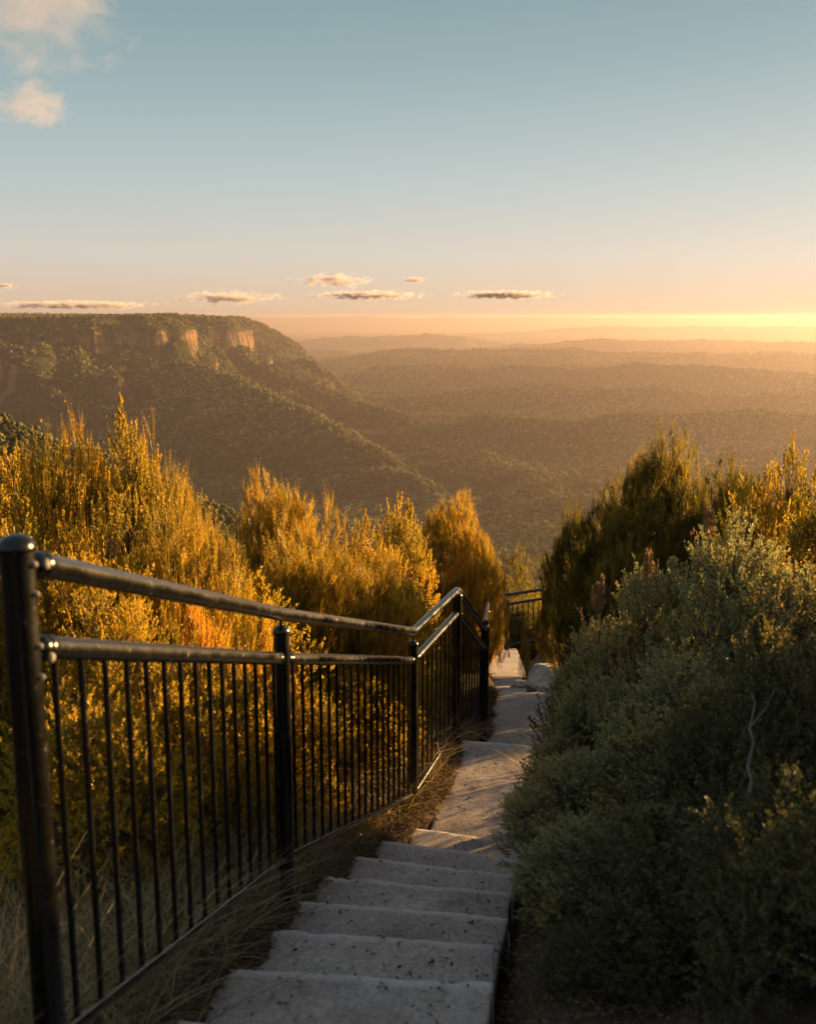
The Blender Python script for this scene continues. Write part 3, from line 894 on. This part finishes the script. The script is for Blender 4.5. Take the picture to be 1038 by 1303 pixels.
def leafy_shrub(name, seed, mat, spread=.6, clumps=34, twigs=80, leaves=36, leaf=.012, width=.006, rb=.2, sprigs=10, twig=.07, sun_tint=.0):
    rng = np.random.default_rng(seed)
    root = empty(name)
    br, fo = Acc(), Acc()
    cs = clump_centres(rng, clumps, spread, rb)
    A, B, ra, rb_ = [], [], [], []
    limbs_to(rng, cs, A, B, ra, rb_)
    tA, tB, tint = [], [], []
    for c in cs:
        lt = rng.normal() * .15; r0 = rb * (.6 + .75 * rng.random())
        outw = unit(np.array([c[0], c[1], c[2] * .6 + .1]))
        sq = np.array([1, 1, .85 + .3 * rng.random()])
        for j in range(twigs):
            d = unit(rng.normal(size=3) + outw * .9)
            tip = c + d * sq * r0 * (.70 + .38 * rng.random())
            d2 = unit(d + np.array([0, 0, .5]) + rng.normal(size=3) * .35)
            tA.append(tip - d2 * twig * .55); tB.append(tip + d2 * twig * (.3 + .5 * rng.random())); tint.append(lt)
            if j % 3 == 0:
                A.append(c + d * r0 * .1); B.append(tA[-1]); ra.append(.002); rb_.append(.0012)
    for j in range(sprigs):
        c = cs[rng.integers(len(cs))]
        d = unit(unit(c) + np.array([0, 0, .9]) + rng.normal(size=3) * .35)
        q = c + d * rb * .7; L = .05 + .07 * rng.random()
        A.append(c); B.append(q + d * L); ra.append(.003); rb_.append(.001)
        for k in range(9):
            o = unit(rng.normal(size=3) + d * 1.3); b = q + d * L * (k + .3) / 9
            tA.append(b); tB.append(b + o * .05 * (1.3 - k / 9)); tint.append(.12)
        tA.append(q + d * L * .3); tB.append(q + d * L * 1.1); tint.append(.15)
    tA, tB, tint = np.array(tA), np.array(tB), np.array(tint)
    v, q = sticks_mesh(np.array(A), np.array(B), np.array(ra), np.array(rb_)); br.add(v, q)
    v, q = sticks_mesh(tA, tB, np.full(len(tA), .0014), np.full(len(tA), .0006)); br.add(v, q)
    n = len(tA); I = np.repeat(np.arange(n), leaves); t = rng.random(len(I)) ** .8
    D = unit(tB - tA)
    c = tA[I] + (tB - tA)[I] * t[:, None]
    d = unit(D[I] * (.5 + .5 * t[:, None]) + perp(D[I], rng) * .95 + rng.normal(size=c.shape) * .15)
    v, q = leaves_mesh(c, d, perp(d, rng), leaf * (.55 + .8 * rng.random(len(c))) * (1.1 - .3 * t), width * (.7 + .6 * rng.random(len(c))))
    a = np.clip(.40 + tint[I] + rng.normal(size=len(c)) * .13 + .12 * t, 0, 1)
    fo.add(v, q, np.repeat(a, 4))
    finish(root, br, fo, mat)
    return root

def broom_shrub(name, seed, mat, spread=.4, clumps=38, sprays=34, needles=18, ln_=.062, wd_=.0030, rb=.17, tall=10, lean=.20):
    """switch-like shrub: rounded clumps of thin upright stems; height about one"""
    rng = np.random.default_rng(seed)
    root = empty(name)
    br, fo = Acc(), Acc()
    cs = clump_centres(rng, clumps, spread, rb)
    A, B, ra, rb_ = [], [], [], []
    limbs_to(rng, cs, A, B, ra, rb_, .009)
    C, Dd, tint, LL = [], [], [], []
    for c in cs:
        lt = rng.normal() * .15; r0 = rb * (.7 + .5 * rng.random())
        lean_c = unit(np.array([c[0] * .55, c[1] * .55, .9]) + rng.normal(size=3) * .07)
        for j in range(sprays):
            d = unit(rng.normal(size=3) + np.array([0, 0, .5]))
            p = c + d * np.array([.85, .85, 1.25]) * r0 * (.45 + .55 * rng.random() ** .5) - lean_c * ln_ * .5
            C.append(p); Dd.append(unit(lean_c + rng.normal(size=3) * lean)); tint.append(lt + rng.normal() * .06); LL.append(.75 + .5 * rng.random())
            if j % 4 == 0:
                A.append(c - lean_c * r0 * .5); B.append(p); ra.append(.0022); rb_.append(.0012)
    for j in range(tall):
        c = cs[rng.integers(len(cs))]
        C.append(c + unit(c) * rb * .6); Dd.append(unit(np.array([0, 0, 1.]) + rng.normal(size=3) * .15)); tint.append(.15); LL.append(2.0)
    C, Dd, tint, LL = map(np.array, (C, Dd, tint, LL))
    n = len(C); I = np.repeat(np.arange(n), needles)
    L = ln_ * LL[I] * (.55 + .6 * rng.random(len(I)))
    start = rng.random(len(I)) * .8
    c = C[I] + Dd[I] * (start * ln_ * LL[I])[:, None] + rng.normal(size=(len(I), 3)) * .006
    d = unit(Dd[I] + rng.normal(size=c.shape) * .17)
    v, q = blades_mesh(c, d, rng.normal(size=c.shape) * .15 + np.array([0, 0, .2]), L, wd_ * (.55 + .9 * rng.random(len(I))), 3, rng)
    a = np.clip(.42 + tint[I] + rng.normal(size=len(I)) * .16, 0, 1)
    fo.add(v, q, np.repeat(a, 8))
    m = int(len(I) * 1.6); J = rng.integers(len(I), size=m); t = rng.random(m)
    cc = c[J] + d[J] * (L[J] * t)[:, None]; dd = unit(d[J] + perp(d[J], rng) * .9)
    v, q = leaves_mesh(cc, dd, perp(dd, rng), .007 + .009 * rng.random(m), np.full(m, .0042))
    fo.add(v, q, np.repeat(np.clip(a[J] + .1, 0, 1), 4))
    v, q = sticks_mesh(np.array(A), np.array(B), np.array(ra), np.array(rb_)); br.add(v, q)
    finish(root, br, fo, mat)
    return root

def finish(root, br, fo, mat):
    norm_h(br, fo)
    xy = np.concatenate([v[:, :2] for v in fo.v]);
    root["spread_radius"] = float(np.percentile(np.hypot(xy[:, 0], xy[:, 1]), 93))
    br.build("branches", M_bark, root); fo.build("foliage", mat, root)

def kids(o): return [c for c in bpy.data.objects if c.parent == o]
def place(root, used, u, vtop, Y, hw, rz=0.0, label="", cat="shrub", group=None):
    """stand the shrub where the photo's column u lies Y metres ahead, reaching row vtop, hw photo pixels to each side"""
    if used.get(root):
        o = root.copy(); link(o)
        for c in used[root]:
            c2 = c.copy(); link(c2, o)
    else:
        o = root; used[root] = [c for c in root.children]
    p = at(u, vtop, Y)
    g = gz(p.x, Y) - .04
    h = p.z - g
    w = hw / F_PX * Y / root["spread_radius"]
    o.location = (p.x, Y, g)
    o.scale = (w, w, h)
    o.rotation_euler = (0, 0, rz)
    tag(o, label, cat, group)
    return o

def build_plants():
    used = {}
    bpy.context.view_layer.update()
    GL = leafy_shrub("tea_tree_shrub", 1, M_gold, .5, 40, 85, 34, .0125, .0062, .19, 12)
    GL2 = leafy_shrub("tea_tree_shrub", 4, M_gold, .42, 30, 70, 30, .0150, .0078, .20, 10)
    GB = broom_shrub("broom_shrub", 2, M_broom, .36, 60, 46, 17)
    GB2 = broom_shrub("broom_shrub", 3, M_broom, .44, 60, 46, 17, ln_=.07, tall=14, lean=.26)
    YL = leafy_shrub("wattle_shrub", 5, M_yel, .6, 26, 60, 30, .016, .008, .22, 5)
    DB = broom_shrub("broom_shrub", 6, M_dkbroom, .38, 64, 50, 17, ln_=.065, tall=46, rb=.15)
    RL = leafy_shrub("tea_tree_shrub", 7, M_grey, .45, 50, 74, 34, .0155, .0070, .16, 50, twig=.10)
    RL2 = leafy_shrub("tea_tree_shrub", 8, M_grey, .5, 40, 66, 32, .0180, .0080, .18, 60, twig=.11)
    RD = leafy_shrub("heath_shrub", 10, M_shadeleaf, .55, 34, 60, 26, .022, .0095, .19, 40, twig=.12)  # shade of the bottom right corner painted as darker leaves
    PK = leafy_shrub("heath_shrub", 9, M_pink, .5, 7, 12, 20, .020, .010, .16, 16, twig=.12)
    bpy.context.view_layer.update()
    L = "golden shrubs beyond the left fence"
    Rg = "shrubs on the right of the steps"
    P = lambda *a, **k: place(a[0], used, *a[1:], **k)
    P(GL, 10, 545, 7.0, 130, 0.3, label="golden leafy shrub at the far left edge of the photo", group=L)
    P(GL, 150, 532, 6.6, 95, 2.1, label="tall golden leafy shrub whose crown stands against the shaded slope", group=L)
    P(GB, 75, 565, 6.4, 95, 1.0, label="golden broom shrub between the two tall leafy ones at the left", group=L)
    P(GB2, 208, 585, 6.8, 66, 0.0, label="golden upright broom shrub at the right end of the tall left clump", group=L)
    P(GB, 244, 655, 7.2, 44, 1.9, label="narrow golden broom shrub just left of the gap to the valley", group=L)
    P(GB, 348, 618, 9.0, 74, 3.0, label="tallest golden broom shrub behind the second fence post", group=L)
    P(GB2, 395, 668, 8.4, 74, 4.2, label="golden broom shrub sloping down right of the tallest one", group=L)
    P(GL, 468, 668, 9.0, 70, 5.0, label="yellow leafy shrub between the two broom clumps behind the third post", group=L)
    P(GL2, 512, 642, 10.0, 48, 1.1, label="pointed leafy shrub touching the left side of the round orange broom", group=L)
    P(GB, 580, 638, 12.0, 60, 5.2, label="rounded orange broom shrub above the bend of the fence", group=L)
    P(GB2, 612, 678, 13.5, 30, 0.9, label="lower right shoulder of the orange broom above the fence bend", group=L)
    # in front of those, down to the rails
    P(GL2, 0, 640, 4.6, 120, 1.2, label="golden leafy shrub at the left edge behind the first fence post", group=L)
    P(GL, 105, 640, 4.8, 140, 4.0, label="golden leafy shrub above the handrail near the first post", group=L)
    P(GB2, 215, 650, 5.2, 125, 2.5, label="golden broom shrub above the middle of the first handrail run", group=L)
    P(GL, 150, 740, 4.0, 130, 0.7, label="leafy shrub seen between the handrail and the rail below it", group=L)
    P(GL2, 300, 735, 5.6, 120, .4, label="low leafy shrub filling the dip between the two golden clumps", group=L)
    P(GB, 375, 700, 6.6, 110, 2.2, label="golden broom shrub in front of the tallest one behind the second handrail run", group=L)
    P(GB2, 450, 715, 6.8, 95, 3.6, label="golden broom shrub meeting the handrail left of the third post", group=L)
    P(GL2, 512, 735, 8.0, 50, 3.3, label="open leafy shrub in front of the orange broom above the third post", group=L)
    P(YL, 655, 700, 20.5, 40, 1.0, label="bright yellow leafy shrub behind the far corner of the fence", group=L)
    P(YL, 700, 712, 23.0, 40, 3.0, label="bright yellow shrub beside the dark bush at the far fence", group=L)
    P(GL2, 265, 850, 4.3, 120, 5.5, label="low shrub behind the bars of the first fence bay", group=L)
    P(GL2, 110, 880, 3.4, 150, 1.7, label="low shrub behind the bars beside the first post", group=L)
    P(GL, 455, 850, 6.2, 85, .8, label="dim green shrub behind the bars of the second bay", group=L)
    P(GL2, 385, 880, 5.2, 90, 2.9, label="dim shrub behind the bars right of the second post", group=L)
    P(GL2, 560, 850, 8.6, 38, 4.4, label="small dim shrub behind the bars at the fence bend", group=L)
    # right
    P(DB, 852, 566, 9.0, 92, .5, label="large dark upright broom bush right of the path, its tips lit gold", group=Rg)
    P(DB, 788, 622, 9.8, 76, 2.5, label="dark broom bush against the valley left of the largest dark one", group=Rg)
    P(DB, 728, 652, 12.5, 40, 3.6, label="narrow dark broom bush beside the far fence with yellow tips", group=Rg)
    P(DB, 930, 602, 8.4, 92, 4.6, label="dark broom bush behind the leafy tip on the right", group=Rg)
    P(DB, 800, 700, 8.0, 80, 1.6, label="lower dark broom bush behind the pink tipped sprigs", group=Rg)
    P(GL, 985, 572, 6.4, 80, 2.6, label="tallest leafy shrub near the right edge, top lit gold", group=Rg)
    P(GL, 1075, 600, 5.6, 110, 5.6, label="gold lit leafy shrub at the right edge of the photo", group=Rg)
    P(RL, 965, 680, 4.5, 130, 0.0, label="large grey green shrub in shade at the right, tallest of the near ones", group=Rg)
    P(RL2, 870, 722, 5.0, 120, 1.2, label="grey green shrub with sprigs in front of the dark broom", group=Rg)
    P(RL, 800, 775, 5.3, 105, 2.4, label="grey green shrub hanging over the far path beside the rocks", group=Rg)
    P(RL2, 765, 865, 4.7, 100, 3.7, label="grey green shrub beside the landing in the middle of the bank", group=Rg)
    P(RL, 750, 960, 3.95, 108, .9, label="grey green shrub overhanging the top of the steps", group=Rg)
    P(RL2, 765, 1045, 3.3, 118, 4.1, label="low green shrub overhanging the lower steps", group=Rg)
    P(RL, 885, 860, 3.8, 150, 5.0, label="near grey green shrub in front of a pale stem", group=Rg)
    P(RD, 1030, 810, 3.3, 170, .7, label="near shrub with shade-toned leaves at the right edge of the frame", group=Rg)
    P(RD, 910, 1020, 2.8, 190, 2.0, label="low shrub with leaves darkened as shade near the bottom right corner beside the steps", group=Rg)
    P(RD, 1060, 985, 2.3, 200, 2.9, label="shrub with shade painted into its leaves in the bottom right corner of the photo", group=Rg)
    P(RD, 785, 1165, 2.55, 118, 4.4, label="lowest shrub, its leaves coloured for shade, covering the soil right of the bottom steps", group=Rg)
    P(YL, 668, 782, 11.8, 7, 0.0, label="tiny sunlit yellow seedling above the white rocks", group=Rg)
    P(PK, 800, 700, 4.9, 70, .3, label="sprigs with pink and orange tips reaching out of the shaded shrub", group=Rg)
    P(PK, 905, 648, 5.2, 60, 2.2, label="yellow lit sprigs in front of the dark broom bush", group=Rg)
    P(DB, 668, 772, 18.7, 46, 1.3, label="dark bush added as backdrop to the bars of the far fence panel", group=Rg)  # added so that the space behind the bars looks dark
    # beyond the right edge: unseen shrubs added to shade the steps
    P(RL, 1200, 700, 3.4, 180, 1.1, label="added unseen shrub just outside the right edge beside the lower steps", group=Rg)
    P(RL2, 1330, 660, 4.6, 200, 3.1, label="unseen shrub added outside the right edge shading the landing", group=Rg)
    P(RL, 1700, 700, 3.4, 300, 2.1, label="tall unseen shrub added well outside the right edge beside the steps", group=Rg)

def build_grass():
    rng = np.random.default_rng(77)
    ac = Acc()
    def tuft(n, xs, ys, l0, l1, w, lean, colr, spread=.05, k=14):
        """n tufts of k blades with their feet on the ground"""
        X = np.repeat(xs, k) + rng.normal(size=len(xs) * k) * spread; Y = np.repeat(ys, k) + rng.normal(size=len(xs) * k) * spread
        N = len(X)
        c = np.stack([X, Y, ground(X, Y) - .01], 1)
        d = unit(np.stack([rng.normal(size=N) * lean, rng.normal(size=N) * lean, np.ones(N)], 1))
        o = unit(np.stack([d[:, 0], d[:, 1], np.zeros(N)], 1))
        bend = o * (.3 + .9 * rng.random(N))[:, None] + np.array([0, 0, -.55])
        v, q = blades_mesh(c, d, bend, l0 + (l1 - l0) * rng.random(N) ** 1.5, w * (.6 + .8 * rng.random(N)), 5, rng)
        a = np.clip(colr + rng.normal(size=N) * .2, 0, 1)
        ac.add(v, q, np.repeat(a, 12))
    # behind and under the fence
    n = 1300
    y = 1.0 + 6.5 * rng.random(n) ** 1.3; x = fence_X(y) - .02 - rng.random(n) ** 1.2 * 1.0
    tuft(n, x, y, .08, .42, .0036, .5, .5)
    n = 420
    y = 1.0 + 3.2 * rng.random(n); x = fence_X(y) - .1 - rng.random(n) * .7
    tuft(n, x, y, .25, .52, .0028, .3, .6, .04, 6)
    # between fence and steps
    n = 330
    y = 1.2 + 6.6 * rng.random(n); x = fence_X(y) + .02 + rng.random(n) * .14
    tuft(n, x, y, .03, .16, .0024, .9, .45, .03, 9)
    n = 500                                   # right foot of the bank
    y = 1.6 + 9 * rng.random(n); x = path_X(y) + .47 + rng.random(n) * .5
    tuft(n, x, y, .03, .12, .0028, .8, .15, .04, 10)
    n = 500                                   # left of the far path
    y = 6.8 + 9 * rng.random(n); x = fence_X(y) + .0 + rng.normal(size=n) * .22
    tuft(n, x, y, .04, .14, .004, .7, .25, .05, 10)
    o = ac.build("grass", M_straw, None)
    tag(o, "dry straw coloured grass growing through the foot of the fence", "grass", kind="stuff")
    # litter
    lt = Acc()
    n = 60000
    y = 1.0 + 9 * rng.random(n); side = rng.random(n)
    x = np.where(side < .62, fence_X(y) - .04 + (np.maximum(path_X(y) - .30 - fence_X(y), .16)) * rng.random(n), path_X(y) + .40 + .7 * rng.random(n) ** 1.2)
    x = np.where(side > .97, path_X(y) - .42 + .84 * rng.random(n), x)
    c = np.stack([x, y, np.maximum(ground(x, y), np.where(side > .97, top_Z(x, y), -99)) + .004 + .018 * rng.random(n)], 1)
    d = unit(np.stack([rng.normal(size=n), rng.normal(size=n), rng.normal(size=n) * .25], 1))
    nn = unit(np.stack([rng.normal(size=n) * .4, rng.normal(size=n) * .4, np.ones(n)], 1))
    long_ = rng.random(n) < .35
    v, q = leaves_mesh(c, d, nn, np.where(long_, .055, .022) * (.5 + rng.random(n)), np.where(long_, .0026, .009) * (.6 + .8 * rng.random(n)))
    lt.add(v, q, np.repeat(rng.random(n), 4))
    tag(lt.build("leaf_litter", M_litter, None), "brown dead leaves and twigs strewn along the edges of the steps", "leaf litter", kind="stuff")
    # spiky tussocks leaning over the landing
    for (u, v_, Y, lab, sd, cnt, ln) in ((702, 985, 6.1, "dark spiky tussock with blades crossing the landing", 1, 150, .42), (712, 935, 7.2, "taller spiky tussock standing above the bend of the path", 2, 170, .50), (668, 1060, 5.1, "small spiky tuft at the right end of the top of the steps", 3, 70, .22)):
        r2 = np.random.default_rng(sd); p = at(u, v_, Y)
        N = cnt; c = np.stack([p.x + r2.normal(size=N) * .03, p.y + r2.normal(size=N) * .03, np.full(N, gz(p.x, p.y))], 1)
        d = unit(np.stack([r2.normal(size=N) * .55 - .25, r2.normal(size=N) * .5, np.ones(N) * .9], 1))
        v, q = blades_mesh(c, d, np.stack([d[:, 0] * .5, d[:, 1] * .5, np.full(N, -.25)], 1), ln * (.6 + .7 * r2.random(N)), np.full(N, .0034), 5, r2)
        o = mesh_np("grass_tussock", v, q, M_dkbroom, attr=np.repeat(np.clip(.25 + .2 * r2.normal(size=N), 0, 1), 12))
        tag(o, lab, "tussock", "spiky tussocks beside the path")

def build_rocks():
    import bmesh
    specs = ((690, 810, 11.6, .33, .25, .25, "white cracked rock at the right edge of the far path", 1), (706, 852, 10.6, .42, .28, .22, "larger pale rock ledge in front of the white rock", 2),
             (668, 838, 10.9, .10, .22, .10, "low stone edging beside the far path", 3), (606, 938, 7.15, .15, .10, .09, "brown stone at the foot of the fence past the landing", 4))
    for u, v_, Y, a, b, c, lab, sd in specs:
        bm = bmesh.new(); bmesh.ops.create_icosphere(bm, subdivisions=5, radius=1)
        co = np.array([v.co for v in bm.verts])
        # facets: cut the ball by random planes
        rr = np.random.default_rng(sd)
        for k in range(16):
            n = unit(rr.normal(size=3)); lim = .55 + .3 * rr.random()
            ex = np.maximum(co @ n - lim, 0); co = co - ex[:, None] * n * .95
        n1 = fbm(co[:, 0] * 2 + sd, co[:, 1] * 2 + co[:, 2] * 6, sd, 4); n2 = fbm(co[:, 0] * 9, co[:, 2] * 14 + co[:, 1] * 5, sd + 5, 3)
        co = co * (1 + .10 * n1 + .05 * n2)[:, None]
        p = at(u, v_, Y)
        for v, q in zip(bm.verts, co): v.co = Vector((q[0] * a, q[1] * b, q[2] * c))
        me = bpy.data.meshes.new("rock"); bm.to_mesh(me); bm.free(); me.materials.append(M_rock if sd != 4 else M_soil)
        o = link(bpy.data.objects.new("rock", me)); o.location = (p.x, p.y, gz(p.x, p.y) + c * .35); o.rotation_euler = (.1, .15, rr.random() * 6)
        tag(o, lab, "rock", "rocks beside the far path")

def build_dead_branch():
    m = MB()
    a = at(952, 1010, 2.75); b = at(958, 880, 2.95)
    pts = [a.lerp(b, i / 8) + Vector((.008 * math.sin(i * 2.1), 0, .004 * math.sin(i * 3))) for i in range(9)]
    m.tube(pts, [.006 - .0005 * i for i in range(9)], 8)
    m.tube([pts[5], pts[5] + Vector((.05, .02, .05)), pts[5] + Vector((.08, .03, .11))], [.003, .002, .001], 6)
    tag(m.build("dead_branch", mat_simple("pale_wood", (.09, .075, .06), (.17, .145, .115), 20), None), "pale bare branch standing among the shaded shrubs on the right", "branch")

FXP = [(-6, -1.9), (1.85, -.715), (3.64, -.462), (5.6, .028), (6.6, .325), (7.9, .61), (18.2, 1.45), (60, 4)]
def fence_X(y): return np.interp(y, [p[0] for p in FXP], [p[1] for p in FXP])
def top_Z(x, y):
    """top of the steps and the landing"""
    z = np.full(np.shape(x), -99.)
    lv = [1.42] + [((a[1] + b[1]) / 2) for a, b, D in NOSE[1:]]
    for k in range(1, len(NOSE)):
        z = np.where((y > lv[k - 1]) & (y <= lv[k]), -NOSE[k][2], z)
    return np.where((y > 5.35) & (y < 6.6), -2.845, z)
if exec_plants:
    build_plants()
    build_grass()
    build_rocks()
    build_dead_branch()

# ---------------------------------------------------------------- clouds
def build_clouds():
    specs = ((425, 357, 72, 13, 20000, "largest small cloud above the far ridges, grey with a peach rim", 1, .55), (292, 379, 92, 13, 20000, "long broken cloud above the end of the tableland", 2, .55),
             (468, 376, 88, 8, 21000, "thin flat cloud beneath the largest small cloud", 3, .5), (527, 356, 20, 6, 20000, "tiny cloud right of the largest small cloud", 4, .5),
             (642, 375, 74, 7, 22000, "faint thin cloud to the right above the hazy ridges", 5, .45), (95, 388, 130, 7, 21000, "long low streak of cloud just above the tableland", 6, .5),
             (6, 364, 20, 5, 20000, "small cloud cut by the left edge", 7, .5),
             (48, 18, 130, 84, 7000, "large peach coloured cloud in the top left corner", 8, .35), (40, 134, 56, 34, 7000, "small torn peach cloud below the large one at the left", 9, .35))
    for u, v_, hw, hh, Y, lab, sd, thr in specs:
        p = at(u, v_, Y); px = Y / F_PX
        a, c = hw * px, hh * px; b = a * .6
        v, t = ico(3)
        m, nt, out = new_mat("cloud_vapour")
        tc = nd(nt, "ShaderNodeTexCoord").outputs["Object"]
        mp = nd(nt, "ShaderNodeMapping"); nt.links.new(tc, mp.inputs[0])
        big = sd >= 8
        mp.inputs["Location"].default_value = (sd * 7.3, sd * 3.1, 0); mp.inputs["Scale"].default_value = ((a / c * .55, 1.2, 1.0) if not big else (1.9, 1.0, 2.2))
        if big: mp.inputs["Rotation"].default_value = (0, R(-32), 0)
        n = noise(nt, 1.9 if not big else 1.0, 7, .66, mp.outputs[0], .6 if big else .2)
        ln = nd(nt, "ShaderNodeVectorMath", operation='LENGTH'); nt.links.new(tc, ln.inputs[0])
        fall = math_n(nt, 'SUBTRACT', 1.0, ln.outputs["Value"])
        dens = math_n(nt, 'SUBTRACT', math_n(nt, 'ADD', math_n(nt, 'MULTIPLY', n, 1.7), math_n(nt, 'MULTIPLY', fall, .55)), thr + .60)
        dens = math_n(nt, 'MULTIPLY', math_n(nt, 'MINIMUM', math_n(nt, 'MAXIMUM', dens, 0.0), .25), (7 if not big else 1.2) / c)
        pv = nd(nt, "ShaderNodeVolumePrincipled"); pv.inputs["Color"].default_value = (.86, .74, .76, 1)
        pv.inputs["Anisotropy"].default_value = .2
        nt.links.new(dens, pv.inputs["Density"]); nt.links.new(pv.outputs[0], out.inputs["Volume"])
        o = mesh_np("cloud", v, None, m, tris=t)
        o.location = p; o.scale = (a, b, c)
        tag(o, lab, "cloud", "clouds in the evening sky")
def ico(n):
    import bmesh
    bm = bmesh.new(); bmesh.ops.create_icosphere(bm, subdivisions=n, radius=1)
    v = np.array([x.co for x in bm.verts]); bm.verts.ensure_lookup_table()
    t = np.array([[x.index for x in f.verts] for f in bm.faces]); bm.free()
    return v, t
if "clouds" not in SKIP:
    build_clouds()

# ---------------------------------------------------------------- haze in the valley
def build_haze():
    x0, x1, y0, y1, z0, z1 = -40000, 40000, -60, 38000, -430, 26
    v = [(x0, y0, z0), (x1, y0, z0), (x1, y1, z0), (x0, y1, z0), (x0, y0, z1), (x1, y0, z1), (x1, y1, z1), (x0, y1, z1)]
    q = [(0, 3, 2, 1), (4, 5, 6, 7), (0, 1, 5, 4), (1, 2, 6, 5), (2, 3, 7, 6), (3, 0, 4, 7)]
    m, nt, out = new_mat("haze")
    pv = nd(nt, "ShaderNodeVolumePrincipled")
    pv.inputs["Color"].default_value = (.62, .51, .52, 1)
    pv.inputs["Density"].default_value = 1 / 14500
    pv.inputs["Anisotropy"].default_value = .54
    nt.links.new(pv.outputs[0], out.inputs["Volume"])
    o = mesh_np("haze", v, q, m)
    tag(o, "warm haze filling the valley air", "haze", kind="stuff")
if "haze" not in SKIP:
    build_haze()
